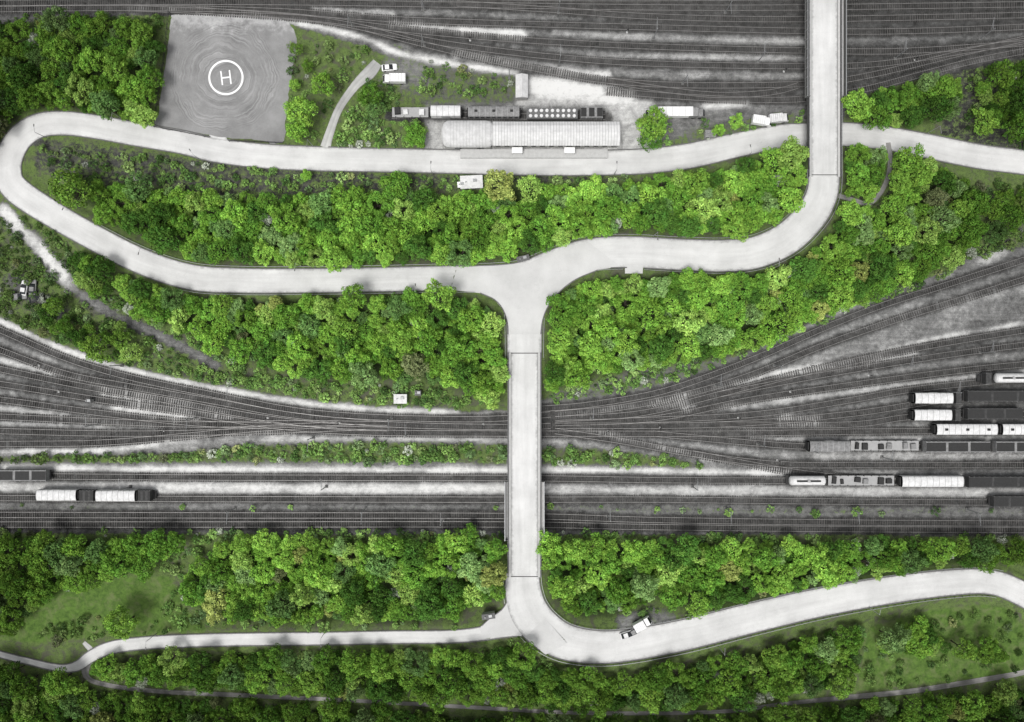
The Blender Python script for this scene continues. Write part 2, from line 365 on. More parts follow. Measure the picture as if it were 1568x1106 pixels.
forest=[
 ('woodland',[(-110,30),(0,40),(130,28),(240,48),(232,182),(200,180),(150,170),(90,162),(40,168),(5,205),(-20,230),(-110,230)],1),
 ('woodland',[(170,292),(240,290),(330,308),(450,306),(580,296),(650,300),(700,304),(760,288),(880,292),(1000,280),(1100,268),(1170,240),(1215,228),(1230,240),(1230,275),(1216,306),(1184,336),(1120,352),(1040,352),(960,348),(880,360),(812,384),(740,396),(600,398),(450,400),(340,394),(260,378),(200,350),(140,314),(90,296),(110,276),(140,276)],1),
 ('woodland',[(150,404),(260,452),(350,466),(500,460),(640,454),(690,460),(735,468),(762,494),(766,560),(764,612),(720,600),(640,578),(500,580),(410,562),(330,525),(250,485),(190,450)],1),
 ('woodland',[(846,474),(876,450),(904,434),(960,428),(1100,426),(1204,412),(1256,380),(1280,340),(1296,322),(1350,326),(1366,294),(1376,240),(1400,242),(1450,266),(1505,300),(1495,340),(1490,385),(1410,424),(1300,464),(1230,494),(1150,534),(1080,550),(1000,554),(930,568),(880,584),(842,594)],1),
 ('woodland',[(1294,226),(1350,238),(1354,278),(1330,298),(1292,294)],1),
 ('woodland',[(1300,165),(1330,144),(1400,124),(1460,124),(1474,144),(1450,176),(1380,196),(1310,184)],1),
 ('woodland',[(1500,110),(1568,95),(1680,90),(1680,250),(1568,228),(1530,195),(1490,180)],.22),
 ('woodland',[(-110,824),(40,829),(120,824),(210,826),(280,830),(230,866),(120,896),(60,916),(20,966),(-110,960)],1),
 ('woodland',[(340,834),(420,828),(560,832),(690,828),(764,834),(764,908),(726,922),(696,938),(600,948),(540,942),(450,950),(330,940),(280,922),(285,885),(320,860)],1),
 ('woodland',[(838,832),(1000,834),(1300,832),(1560,834),(1680,844),(1680,890),(1568,862),(1500,858),(1420,868),(1250,895),(1120,922),(1060,930),(1000,910),(930,938),(880,936),(849,904)],.9),
 ('woodland',[(150,1014),(300,1006),(560,1000),(700,998),(770,994),(800,994),(830,1022),(900,1036),(960,1036),(1120,1008),(1240,982),(1320,966),(1310,1010),(1290,1050),(1150,1070),(1000,1078),(850,1078),(700,1070),(520,1060),(350,1052),(200,1044),(145,1028)],1),
 ('woodland',[(1345,965),(1420,955),(1440,985),(1540,1000),(1530,1014),(1480,1004),(1400,995),(1345,995)],.45),
 ('woodland',[(-110,1034),(20,1026),(120,1040),(180,1066),(350,1076),(700,1096),(900,1104),(1100,1104),(1300,1082),(1500,1062),(1680,1040),(1680,1180),(-110,1180)],1),
 ('woodland',[(1560,940),(1600,950),(1680,1000),(1680,900)],.3),
 ('woodland',[(110,385),(160,410),(200,450),(260,500),(200,510),(150,480),(120,440)],.28),
 ('woodland',[(60,480),(120,490),(200,530),(210,550),(120,530),(60,505)],.3),
 ('woodland',[(1500,300),(1568,295),(1568,330),(1510,370)],.25),
]
shrubs=[
 ([(55,225),(330,250),(500,268),(700,272),(1000,268),(880,290),(600,296),(330,306),(120,290)],.4),
 ([(0,330),(60,340),(110,385),(190,450),(330,535),(410,572),(500,590),(640,590),(760,620),(600,625),(450,605),(330,588),(200,558),(90,520),(-90,450),(-90,330)],.8),
 ([(840,600),(1000,560),(1150,540),(1300,470),(1410,432),(1500,385),(1480,410),(1300,490),(1100,565),(1000,590),(840,620)],.6),
 ([(230,698),(400,682),(560,676),(774,684),(774,708),(400,706),(250,706)],.9),([(-90,700),(230,696),(230,706),(-90,708)],.8),
 ([(834,686),(930,690),(1040,704),(1080,714),(834,710)],.75),
 ([(445,65),(560,72),(572,100),(520,140),(505,200),(470,215),(438,212)],.4),
 ([(530,170),(560,165),(600,175),(650,185),(655,222),(600,228),(515,225)],.9),
 ([(550,130),(590,125),(620,150),(600,175),(555,165)],.9),
 ([(640,90),(780,118),(785,150),(640,140)],.5),
 ([(990,175),(1030,165),(1030,220),(985,225)],.9),
 ([(1060,190),(1230,172),(1228,188),(1080,218)],.5),
 ([(260,830),(340,825),(320,860),(290,890),(250,870)],.5),
 ([(280,880),(340,940),(700,950),(700,962),(320,962),(60,985),(60,960),(250,930)],.25),
 ([(840,940),(1060,945),(1300,905),(1440,880),(1300,890),(1000,930)],.3),
 ([(1480,100),(1568,85),(1660,80),(1660,240),(1480,200)],.6),
 ([(1490,280),(1660,285),(1660,340),(1480,400)],.6),
 ([(1330,960),(1568,930),(1568,1030),(1300,1060)],.10),
 ([(838,812),(1568,816),(1568,832),(838,830)],.6),([(-90,812),(770,812),(770,830),(-90,830)],.6),
 ([(-90,772),(770,774),(770,782),(-90,782)],.10),([(838,774),(1568,780),(1568,790),(838,786)],.12),
 ([(-90,20),(250,20),(250,45),(-90,50)],.6),
 ([(1300,0),(1568,0),(1568,14),(1300,20)],.25),([(1300,125),(1420,90),(1568,60),(1568,80),(1300,150)],.25),
 ([(800,960),(840,1008),(900,1026),(840,1030),(700,992)],.5),
]
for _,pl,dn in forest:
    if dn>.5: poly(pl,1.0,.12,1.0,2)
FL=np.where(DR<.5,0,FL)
def ext(a,far=3000,n=14):
    r=a[-1]+np.geomspace(2,far,n); l=a[0]-np.geomspace(2,far,n)[::-1]; return np.concatenate([l,a,r])
ex=ext(gx);ey=ext(gy);pad=14
def padA(A): return np.pad(A,pad,mode='edge')
EX,EY=np.meshgrid(ex,ey); ZZ=padA(Z)
nx,ny=len(ex),len(ey)
co=np.stack([EX,EY,ZZ],-1).reshape(-1,3).astype(np.float32)
idx=np.arange(nx*ny).reshape(ny,nx)
fc=np.stack([idx[:-1,:-1],idx[:-1,1:],idx[1:,1:],idx[1:,:-1]],-1).reshape(-1,4).astype(np.int32)
def npmesh(name,co,fc,smoothf=False):
    me=bpy.data.meshes.new(name); me.vertices.add(len(co)); me.vertices.foreach_set('co',co.ravel().astype(np.float32))
    k_=fc.shape[1]; me.loops.add(fc.size); me.loops.foreach_set('vertex_index',fc.ravel().astype(np.int32))
    me.polygons.add(len(fc)); me.polygons.foreach_set('loop_start',np.arange(0,fc.size,k_,dtype=np.int32))
    me.update(calc_edges=True); me.validate()
    me.polygons.foreach_set('use_smooth',np.full(len(fc),smoothf)); return me
me=npmesh('ground',co,fc,True)
at_=me.attributes.new('gm','FLOAT_COLOR','POINT')
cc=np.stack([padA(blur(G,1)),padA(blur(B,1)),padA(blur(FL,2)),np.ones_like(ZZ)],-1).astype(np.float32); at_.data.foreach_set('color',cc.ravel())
m,nt=newmat('ground_soil_grass_gravel'); k=N(nt); p=k.pos(); a=k.attr('gm'); s_=k.sep(a.outputs['Vector'])
n2=k.noise(.7,7,.72,p,.4); n3=k.noise(4.5,5,.8,p); n4=k.noise(.28,6,.7,p,.8)
mp=k.n('ShaderNodeMapping'); mp.inputs['Scale'].default_value=(.12,1.3,1); nt.links.new(p,mp.inputs[0]); ns=k.noise(1,6,.7,mp.outputs[0])
b=k.math('ADD',s_[1],k.lin(n4,.3,.7,-.13,.13)); b=k.math('ADD',b,k.lin(n2,.3,.7,-.12,.12)); b=k.math('ADD',b,k.lin(n3,.3,.7,-.15,.15)); b=k.math('ADD',b,k.lin(ns,.3,.7,-.07,.07))
rp=k.n('ShaderNodeValToRGB'); nt.links.new(b,rp.inputs[0]); e=rp.color_ramp.elements
e[0].position=0; e[0].color=(.018,.018,.017,1); e[1].position=1; e[1].color=(.60,.60,.59,1)
for pp,v in((.25,.06),(.5,.16),(.75,.36)):
    q=e.new(pp); q.color=(v,v,v*.985,1)
gcol=k.mix(k.ss(n2,.35,.65),(.040,.060,.022),(.095,.15,.036)); gcol=k.mix(k.ss(n3,.4,.68),gcol,(.135,.185,.065)); gcol=k.mix(k.ss(n4,.48,.64),gcol,(.085,.09,.06))
lawn=k.mix(k.ss(n2,.3,.7),(.045,.085,.018),(.10,.175,.035)); lawn=k.mix(k.ss(n4,.45,.7),lawn,(.12,.15,.06))
gcol=k.mix(k.ss(s_[0],1.0,1.2),gcol,lawn)
gm=k.math('ADD',s_[0],k.lin(n2,.3,.7,-.38,.38)); gm=k.math('ADD',gm,k.lin(n3,.3,.7,-.25,.25)); gm=k.ss(gm,.4,.72)
col=k.mix(gm,rp.outputs[0],gcol)
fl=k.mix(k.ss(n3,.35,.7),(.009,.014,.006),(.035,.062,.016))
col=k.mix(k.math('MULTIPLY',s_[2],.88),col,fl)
hb=k.math('ADD',k.math('MULTIPLY',n2,.8),k.math('MULTIPLY',n3,.35))
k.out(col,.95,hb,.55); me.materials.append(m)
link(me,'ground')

# ------------------------------------------------------------------ road meshes
def ribbon(name,a,mat,dz=0.0):
    T=np.gradient(a[:,:2],axis=0); T/=np.linalg.norm(T,axis=1)[:,None]+1e-9; Nn=np.stack([-T[:,1],T[:,0]],1)
    L=np.concatenate([[0],np.cumsum(np.linalg.norm(np.diff(a[:,:2],axis=0),axis=1))])
    cols=np.linspace(-1,1,7); vs=[];uv=[]
    for i in range(len(a)):
        for c in cols:
            q=a[i,:2]+Nn[i]*c*a[i,3]/2; vs.append((q[0],q[1],a[i,2]+dz)); uv.append((L[i],c,0,1))
    n=len(cols); f=[(i*n+j,i*n+j+n,i*n+j+n+1,i*n+j+1)[::-1] for i in range(len(a)-1) for j in range(n-1)]
    me=npmesh(name,np.array(vs),np.array(f)); me.attributes.new('rd','FLOAT_COLOR','POINT').data.foreach_set('color',np.array(uv,np.float32).ravel())
    me.materials.append(M[mat]); return link(me,name),Nn
def sheet(name,pxpoly,h,mat,dz,parent=None):
    mb=MB(); mb.face([(*P(x,y,h)[:2],h+dz) for x,y in pxpoly][::-1],0); return mb.obj(name,[mat],parent=parent)
def inside_other(x,y,skip):
    for k2,a in ROADS.items():
        if k2==skip: continue
        d=np.hypot(a[:,0]-x,a[:,1]-y)-a[:,3]/2
        if d.min()<-.1: return True
    for nme in('track','heliaccess'):
        a=PATHW[nme][0]; d=np.hypot(a[:,0]-x,a[:,1]-y)-a[:,3]/2
        if d.min()<-.1: return True
    for pl,h in((junction1,6.4),(junction2,6.2),(bay,6.4)):
        if inpoly([x],[y],[P(u,v,h)[:2] for u,v in pl])[0]: return True
    return False
NN={}
for i,(k2,a) in enumerate(ROADS.items()):
    r,Nn=ribbon('road',a,'road',.010+.006*i); NN[k2]=Nn
for i,(k2,(a,mt)) in enumerate(PATHW.items()):
    ribbon('gravel_path' if mt!='road' else 'road',a,mt,-.02+.004*i if mt!='road' else .004)
sheet('road_junction',junction1,6.4,'road',.034); sheet('road_junction',junction2,6.2,'road',.05); sheet('road_layby',bay,6.4,'road',.03)
for k2,a in ROADS.items():
    kb=MB()
    for sd in(-1,1):
        for i in range(len(a)-1):
            p=a[i,:2]+NN[k2][i]*sd*(a[i,3]/2+.12); q=a[i+1,:2]+NN[k2][i+1]*sd*(a[i+1,3]/2+.12)
            if inside_other((p[0]+q[0])/2,(p[1]+q[1])/2,k2): continue
            d=q-p; L=np.hypot(*d)
            if L<.05: continue
            kb.box((p[0]+q[0])/2,(p[1]+q[1])/2,(a[i,2]+a[i+1,2])/2+.02,L+.02,.28,.2,0,math.atan2(d[1],d[0]))
    kb.obj('kerb',['kerb'])
for pl,h in(([(735,449),(757,459),(770,474),(777,495),(778,512)],6.4),([(828,512),(831,490),(840,468),(858,446),(882,428),(915,414)],6.4),([(776,922),(768,934),(752,945),(738,958)],6.2)):
    a=smooth([P(x,y,h)[:2] for x,y in pl],1.0); kb=MB()
    for i in range(len(a)-1):
        d=a[i+1]-a[i]; r=math.atan2(d[1],d[0]); L=np.hypot(*d); c=(a[i]+a[i+1])/2
        kb.box(c[0],c[1],h+.05,L+.03,.28,.22,0,r)
    kb.obj('kerb',['kerb'])
def guard_along(key,x0,sd,ex=.6):
    a=ROADS[key]; Nn=NN[key]; ids=[i for i in range(len(a)) if x0(a[i])]
    if len(ids)<3: return
    mb=MB()
    for i in ids[:-1]:
        p=a[i,:2]+Nn[i]*sd*(a[i,3]/2+ex); q=a[i+1,:2]+Nn[i+1]*sd*(a[i+1,3]/2+ex)
        if inside_other(*p,key) or inside_other(*q,key): continue
        d=q-p; L=np.hypot(*d); r=math.atan2(d[1],d[0]); h=a[i,2]
        mb.box((p[0]+q[0])/2,(p[1]+q[1])/2,h+.62,L+.03,.1,.32,0,r)
        if i%2==0: mb.box(p[0],p[1],h+.25,.12,.12,.9,1)
    if mb.v: mb.obj('guard_rail',['gal','dark'])
guard_along('main',lambda q:q[2]>1.5,1); guard_along('main',lambda q:q[2]>3,-1)
guard_along('south',lambda q:q[2]>1.0,-1); guard_along('south',lambda q:q[2]>1.0,1)
guard_along('stem',lambda q:True,1); guard_along('stem',lambda q:True,-1)

# ------------------------------------------------------------------ bridges
def bridge(cx,y0,y1,wpx,scr,joints,piers,h=6.42):
    x0,Y0_,_=P(cx,y0,h); _,Y1_,_=P(cx,y1,h); xm=x0; L=Y0_-Y1_; cy=(Y0_+Y1_)/2; w=wpx*(H-h)/H/S
    e=empty('road_bridge',(xm,cy,0))
    mb=MB(); mb.box(0,0,h-.45,w,L,.9)
    for s in(-1,1): mb.box(s*(w/2-1.5),0,h-1.3,.9,L-.1,.8)
    mb.obj('deck_slab',['conc_dark'],parent=e)
    a=np.array([(0,y,h+.02,w-1.9) for y in np.linspace(L/2,-L/2,int(L))]); r,_=ribbon('roadway',a,'road',.0); r.parent=e
    mb=MB()
    for s in(-1,1): mb.box(s*(w/2-.55),0,h+.08,.62,L,.17,0)
    mb.obj('footway',['concrete'],parent=e)
    mb=MB()
    for s in(-1,1):
        X=s*(w/2-.06)
        mb.box(X,0,h+.25,.22,L,.5,1)
        for z in(.75,1.05,1.3): mb.box(X,0,h+z,.05,L,.05,0)
        n=int(L/2)
        for i in range(n+1): mb.box(X,-L/2+.05+i*(L-.1)/n,h+.8,.08,.1,1.1,0)
    mb.obj('parapet_railing',['gal','joint'],parent=e)
    for ya,yb in scr:
        ya_=P(0,ya,h)[1]-cy; yb_=P(0,yb,h)[1]-cy; LL=ya_-yb_; mb=MB()
        for s in(-1,1):
            X=s*(w/2+.75)
            mb.box(s*(w/2+.42),(ya_+yb_)/2,h-.05,.8,LL,.14,1)
            mb.box(X,(ya_+yb_)/2,h+.9,.08,LL,1.9,0); mb.box(X,(ya_+yb_)/2,h+1.9,.2,LL+.1,.08,2)
            n=int(LL/2.5)
            for i in range(n+1): mb.box(X+s*.12,yb_+i*LL/n,h+.9,.14,.14,1.8,2)
            for yy in(ya_,yb_): mb.box(s*(w/2+.33),yy,h+.9,.72,.1,1.8,0)
        mb.obj('safety_screen',['conc_dark','concrete','gal'],parent=e)
    mb=MB()
    for y in joints: mb.box(0,P(0,y,h)[1]-cy,h+.03,w-.3,.22,.03)
    mb.obj('expansion_joint',['joint'],parent=e)
    mb=MB()
    for y in piers:
        yy=P(0,y,0)[1]-cy
        for s in(-1,0,1): mb.cyl((s*w*.33,yy,-.5),(s*w*.33,yy,h-1.9),.45,.45,12)
        mb.box(0,yy,h-1.95,w-.6,1.2,.5)
    for yy in(L/2-.6,-L/2+.6): mb.box(0,yy,h/2-.9,w+.5,1.0,h-1.9)
    mb.obj('piers_abutments',['conc_dark'],parent=e)
bridge(803,540,884,51,[(737,826)],[541,883],[600,620,700,775,818])
bridge(1262.5,-120,271,50,[(-110,150)],[268],[160,110,60,-20,180,228])

# ------------------------------------------------------------------ tracks
slp=MB(); rail=MB(); rb=random.Random(3)
for ti,a in enumerate(TRW):
    L=np.concatenate([[0],np.cumsum(np.linalg.norm(np.diff(a,axis=0),axis=1))]); n=int(L[-1]/.65)
    s=np.linspace(0,L[-1],n); xs=np.interp(s,L,a[:,0]); ys=np.interp(s,L,a[:,1]); tx=np.gradient(xs); ty=np.gradient(ys); an=np.arctan2(ty,tx)
    ph_=rb.uniform(0,9)
    for ii,(x,y,r) in enumerate(zip(xs,ys,an)):
        if rb.random()<.03: continue
        bury=.06*math.sin(ii*.05+ph_)+.04*math.sin(ii*.17)
        slp.box(x,y,.03+bury*.6+rb.uniform(-.03,.03),.27,2.5+rb.uniform(-.1,.1),.16,0,r+rb.uniform(-.03,.03))
    dz=.17+.002*ti
    for sd in(-.75,.75):
        m_=s[::3]; px_=xs[::3]-np.sin(an[::3])*sd; py_=ys[::3]+np.cos(an[::3])*sd
        for i in range(len(px_)-1):
            dx,dy=px_[i+1]-px_[i],py_[i+1]-py_[i]; LL=math.hypot(dx,dy)
            rail.box((px_[i]+px_[i+1])/2,(py_[i]+py_[i+1])/2,dz+.04,LL+.01,.10,.15,0,math.atan2(dy,dx))
rt=empty('railway_tracks'); slp.obj('sleepers',['sleeper'],parent=rt); rail.obj('rails',['steel'],parent=rt)

# ------------------------------------------------------------------ wagons
def at_px(x,y,top,base=0): return (*P(x,y,top)[:2],base)
def wagon(kind,x0,x1,y,col,name,rz=0):
    h=3.9; L=(x1-x0)/S*(H-h)/H; W=2.9; mb=MB(); b=.35
    for s in(-1,1):
        bx=s*(L/2-min(2.2,L*.2))
        for q in(-.85,.85):
            for t in(-.75,.75): mb.cyl((bx+q,t-.07,b+.42),(bx+q,t+.07,b+.42),.44,.44,10,1)
        mb.box(bx,0,b+.55,2.5,1.9,.3,1)
        for t in(-.85,.85): mb.cyl((s*L/2,t,b+.75),(s*(L/2+.5),t,b+.75),.1,.2,8,1)
    mb.box(0,0,b+.85,L,2.6,.28,1)
    if kind=='box' or kind=='coach':
        pr=[(-W/2,b+1.0),(W/2,b+1.0),(W/2,b+3.1)]+[(W/2*math.cos(t),b+3.1+.55*math.sin(t)) for t in np.linspace(.3,math.pi-.3,7)]+[(-W/2,b+3.1)]
        mb.loft([[(s*(L/2-.35),y_,z) for y_,z in pr] for s in(-1,1)],0)
        n=max(3,int(L/1.6))
        for i in range(n+1):
            X=-L/2+.4+i*(L-.8)/n
            pr2=[(y_*1.012,z+(.03 if z>b+3.1 else 0)) for y_,z in pr]
            mb.loft([[(X+s*.05,y_,z) for y_,z in pr2] for s in(-1,1)],2)
        if kind=='box':
            for s in(-1,1): mb.box(0,s*(W/2+.04),b+2.05,2.4,.08,2.1,2)
        else:
            for i in range(n):
                for s in(-1,1): mb.box(-L/2+.4+(i+.5)*(L-.8)/n,s*(W/2+.01),b+2.3,.9,.06,.8,3)
            for i in range(3): mb.box(-L/3+i*L/3,0,b+3.72,.8,.6,.25,1)
        for s in(-1,1): mb.box(s*(L/2-.15),0,b+1.9,.3,2.2,1.8,1)
    elif kind=='tank':
        secs=[]
        for x,r in((-L/2+.5,.3),(-L/2+.62,.9),(-L/2+.95,1.3),(L/2-.95,1.3),(L/2-.62,.9),(L/2-.5,.3)):
            secs.append([(x,r*math.cos(t),b+2.35+r*math.sin(t)) for t in np.linspace(0,2*math.pi,16,endpoint=False)])
        mb.loft(secs,0); mb.cyl((0,0,b+3.5),(0,0,b+3.9),.4,.4,10,2); mb.box(0,0,b+3.72,L*.6,.5,.06,1)
    elif kind=='hopper':
        mb.box(0,0,b+2.0,L-.6,W,2.0,0)
        for i in range(3): mb.box(-L/3+i*L/3,0,b+3.02,L/3-.7,W-.5,.06,1)
        n=max(4,int(L/1.4))
        for i in range(n+1):
            for s in(-1,1): mb.box(-L/2+.4+i*(L-.8)/n,s*(W/2+.05),b+2,.12,.1,2.0,2)
    elif kind=='flat':
        mb.box(0,0,b+1.05,L-.2,2.7,.1,2)
        n=int(L/2.2)
        for i in range(n):
            X=-L/2+1.1+i*(L-1.2)/max(1,n)
            for s in(-1,1): mb.box(X,s*1.35,b+1.5,.1,.1,1,1)
            if i%3!=2: mb.box(X+.5,rb.uniform(-.3,.3),b+1.5,rb.uniform(.8,1.7),rb.uniform(1.2,2.1),rb.uniform(.5,1.1),0 if rb.random()<.5 else 1,rb.uniform(-.1,.1),.9,.9)
    mb.obj(name,[col,'dark','roofrib' if col!='wagondark' else 'wagongrey','glass'],at_px((x0+x1)/2,y,h,0.0),rz)
wg=[('box',53,118,759,'wagonwhite','covered_freight_wagon'),('box',144,208,760,'wagonwhite','covered_freight_wagon'),('hopper',118,143,760,'wagondark','open_freight_wagon'),('hopper',208,230,760,'wagondark','open_freight_wagon'),
 ('hopper',-6,70,729,'wagongrey','open_freight_wagon'),('coach',-110,-12,729,'wagongrey','passenger_coach'),
 ('box',1400,1462,610,'wagonwhite','covered_freight_wagon'),('hopper',1464,1476,610,'wagondark','open_freight_wagon'),('hopper',1482,1600,607,'wagondark','open_freight_wagon'),
 ('box',1399,1460,636,'wagonwhite','covered_freight_wagon'),('hopper',1463,1475,636,'wagondark','open_freight_wagon'),('hopper',1482,1570,634,'wagondark','open_freight_wagon'),
 ('coach',1433,1530,658,'wagonwhite','passenger_coach'),('coach',1534,1630,658,'wagonwhite','passenger_coach'),
 ('box',1239,1304,684,'wagongrey','covered_freight_wagon'),('flat',1308,1414,684,'wagongrey','flat_wagon'),('hopper',1418,1520,685,'wagongrey','open_freight_wagon'),('hopper',1526,1620,685,'wagongrey','open_freight_wagon'),
 ('tank',1208,1269,737,'wagonwhite','tank_wagon'),('flat',1273,1376,738,'wagongrey','flat_wagon'),('box',1380,1478,738,'wagonwhite','covered_freight_wagon'),('hopper',1484,1600,739,'wagondark','open_freight_wagon'),
 ('tank',1524,1580,579,'wagonwhite','tank_wagon'),('hopper',1510,1522,580,'wagondark','open_freight_wagon'),('hopper',1522,1600,769,'wagondark','open_freight_wagon'),
 ('flat',598,655,168,'wagonwhite','flat_wagon'),('box',657,707,169,'wagonwhite','covered_freight_wagon'),('coach',715,797,170,'wagongrey','passenger_coach'),
 ('hopper',888,925,171,'wagongrey','open_freight_wagon')]
for w_ in wg: wagon(*w_)
mb=MB(); L=14.2
for s in(-1,1):
    for q in(-.85,.85):
        for t in(-.75,.75): mb.cyl((s*5+q,t-.07,.75),(s*5+q,t+.07,.75),.44,.44,10,1)
mb.box(0,0,1.3,L,2.7,.35,1); mb.box(0,0,2.4,L-.4,2.9,1.9,1)
for i in range(9):
    for s in(-1,1): mb.cyl((-L/2+1.1+i*(L-2.2)/8,s*.72,3.3),(-L/2+1.1+i*(L-2.2)/8,s*.72,3.55),.5,.42,12,0)
mb.obj('hatch_roof_wagon',['wagonwhite','greybox'],at_px(846,173,3.6))

# ------------------------------------------------------------------ vehicles
def rr(hw,z0,z1,c=.25):
    return lambda x:[(x,-hw,z0),(x,hw,z0),(x,hw,z1-c*.6),(x,hw-c,z1),(x,-hw+c,z1),(x,-hw,z1-c*.6)]
def car(x,y,rz,col='white',name='parked_car',base=None):
    mb=MB()
    st_=[(-2.15,.72,.4,.75),(-2.05,.86,.3,.95),(-1.3,.9,.25,1.0),(.9,.9,.25,.98),(1.9,.86,.28,.85),(2.15,.7,.38,.65)]
    mb.loft([rr(h,a,b,.12)(q) for q,h,a,b in st_],0)
    mb.loft([rr(.78,.95,.98,.05)(-1.75),rr(.7,.95,1.38,.12)(-1.2),rr(.7,.95,1.42,.12)(.1),rr(.76,.93,.97,.05)(1.0)],1)
    mb.loft([rr(.62,1.39,1.45,.1)(-1.15),rr(.62,1.41,1.48,.1)(.0)],0)
    for s in(-1,1):
        for q in(-1.35,1.35): mb.cyl((q,s*.72,.32),(q,s*.93,.32),.32,.32,12,2)
    X,Y,_=P(x,y,1); z=zat(X,Y) if base is None else base
    mb.obj(name,[col,'glass','tyre'],(X,Y,z+.03),rz)
def truck(x,y,rz,name='parked_truck',L=7.5,col='white',W=2.3):
    mb=MB(); mb.box(0,0,.75,L,W*.8,.25,1)
    mb.loft([rr(W/2,.9,2.9,.12)(-L/2),rr(W/2,.9,2.9,.12)(L/2-2.0)],0)
    for i in range(6): mb.box(-L/2+.3+i*(L-2.6)/5,0,2.92,.08,W*.9,.06,3)
    mb.loft([rr(W/2-.1,.6,2.2,.15)(L/2-1.8),rr(W/2-.1,.6,2.25,.15)(L/2-.7),rr(W/2-.15,.6,1.4,.15)(L/2)],0)
    mb.face([(L/2-.66,-.9,2.2),(L/2-.66,.9,2.2),(L/2-.02,.85,1.46),(L/2-.02,-.85,1.46)],2)
    for s in(-1,1):
        for q in(-L/2+1.3,L/2-1.2): mb.cyl((q,s*(W/2-.35),.45),(q,s*(W/2-.02),.45),.45,.45,12,1)
    X,Y,_=P(x,y,2.5); mb.obj(name,[col,'tyre','glass','roofrib'],(X,Y,zat(X,Y)+.03),rz)
car(596,103,.1); truck(603,119,math.pi,'parked_van',6.4)
truck(1040,171,0,'parked_truck',11.5,'white',2.6); truck(1068,172,0,'parked_van',4.5,'wagongrey'); truck(1003,172,math.pi,'parked_van',4.8)
truck(1168,184,-.15,'parked_van',5.5); truck(1194,180,.1,'parked_van',5.5,'wagonwhite')
truck(980,948,.5,'parked_van',5.0); car(957,962,.3,'wagonwhite'); car(968,957,.5,'wagongrey')
for x,y,c,r in((36,441,'wagonwhite',1.4),(50,440,'wagongrey',1.5),(28,454,'wagongrey',.1),(55,457,'wagondark',.3)): car(x,y,r,c)

# ------------------------------------------------------------------ station building
h=5.0
e=empty('station_building',at_px(812,203,h,0))
k_=(H-h)/H/S
def bx(px0,px1): return ((px0-812)*k_,(px1-812)*k_)
x0,x1=bx(754,950); W=6.6; mb=MB(); mb.box((x0+x1)/2,0,1.9,x1-x0-.8,W-.8,3.8); mb.obj('walls',['wall'],parent=e)
mb=MB(); mb.loft([[(x,-W/2,3.8),(x,W/2,3.8),(x,W/2*.6,4.75),(x,0,5.1),(x,-W/2*.6,4.75)] for x in(x0,x1)],0); mb.obj('roof',['rooflight'],parent=e)
mb=MB(); n=44
for i in range(n+1):
    x=x0+.1+i*(x1-x0-.2)/n
    mb.loft([[(x+d,-W/2-.02,3.84),(x+d,-W/2*.6,4.79),(x+d,0,5.15),(x+d,W/2*.6,4.79),(x+d,W/2+.02,3.84),(x+d,0,4.7)] for d in(-.05,.05)],0)
mb.obj('roof_ribs',['roofrib'],parent=e)
mb=MB()
xa,xb=bx(676,755); Wb=7.4
secs=[]
for x,sc in((xa,.55),(xa+.5,.8),(xa+1.4,.97),(xa+2.4,1),(xb-2,1),(xb-.8,.95),(xb-.1,.78)):
    secs.append([(x,Wb/2*sc*math.cos(t),3.4+2.0*sc*math.sin(t)) for t in np.linspace(0,math.pi,13)])
mb.loft(secs,0); mb.obj('barrel_roof',['roofmetal'],parent=e)
mb=MB()
for i in range(12):
    x=xa+2.4+i*(xb-xa-4.4)/11
    secs=[[(x+d,Wb/2*1.004*math.cos(t),3.4+2.02*math.sin(t)) for t in np.linspace(0,math.pi,13)] for d in(-.04,.04)]; mb.loft(secs,0)
mb.obj('barrel_ribs',['roofrib'],parent=e)
mb=MB(); mb.box((xa+xb)/2,0,1.7,xb-xa-1.4,Wb-.8,3.4); mb.obj('hall_walls',['wall'],parent=e)
mb=MB(); mb.box((x0+x1)/2-6,-W/2-1.4,.45,x1-x0+6,2.4,.9); mb.obj('platform',['concrete'],parent=e)
mb=MB()
for i in range(14):
    x=x0+1.5+i*(x1-x0-3)/13; mb.box(x,-W/2+.37,2.4,1.3,.1,1.5,0)
for x in bx(700,735): mb.box(x,-Wb/2+.37,1.6,1.8,.1,2.2,0)
mb.obj('windows_doors',['glass'],parent=e)
mb=MB()
for q in(792,873):
    x=(q-812)*k_; mb.box(x,-W/2-1.0,2.9,2.9,1.6,.15,0)
    for s in(-1,1): mb.box(x+s*1.3,-W/2-1.7,1.85,.1,.1,2.0,0)
mb.obj('door_canopies',['white'],parent=e)
def shed(x,y,L,W,hh,name,rz=0,roof='roofmetal',flat=False,base=None):
    X,Y,_=P(x,y,hh); z=zat(X,Y) if base is None else base; X,Y,_=P(x,y,hh+z)
    e=empty(name,(X,Y,z),rz); mb=MB(); mb.box(0,0,hh/2-.3,L-.3,W-.3,hh+.1); mb.obj('walls',['wall'],parent=e)
    mb=MB()
    if flat: mb.box(0,0,hh+.12,L,W,.24)
    else: mb.loft([[(x_,-W/2,hh-.05),(x_,W/2,hh-.05),(x_,W/2,hh+.05),(x_,0,hh+.9),(x_,-W/2,hh+.05)] for x_ in(-L/2,L/2)],0)
    mb.obj('roof',[roof],parent=e)
    mb=MB(); mb.box(-L*.2,-W/2+.14,1.0,.9,.08,2.0); mb.box(L*.2,-W/2+.14,1.5,.9,.08,.8); mb.obj('door_window',['glass'],parent=e)
    if flat:
        mb=MB(); mb.box(L*.15,W*.1,hh+.45,.9,.7,.45); mb.cyl((-L*.25,0,hh+.2),(-L*.25,0,hh+.9),.15,.15,8); mb.obj('roof_vent',['gal'],parent=e)
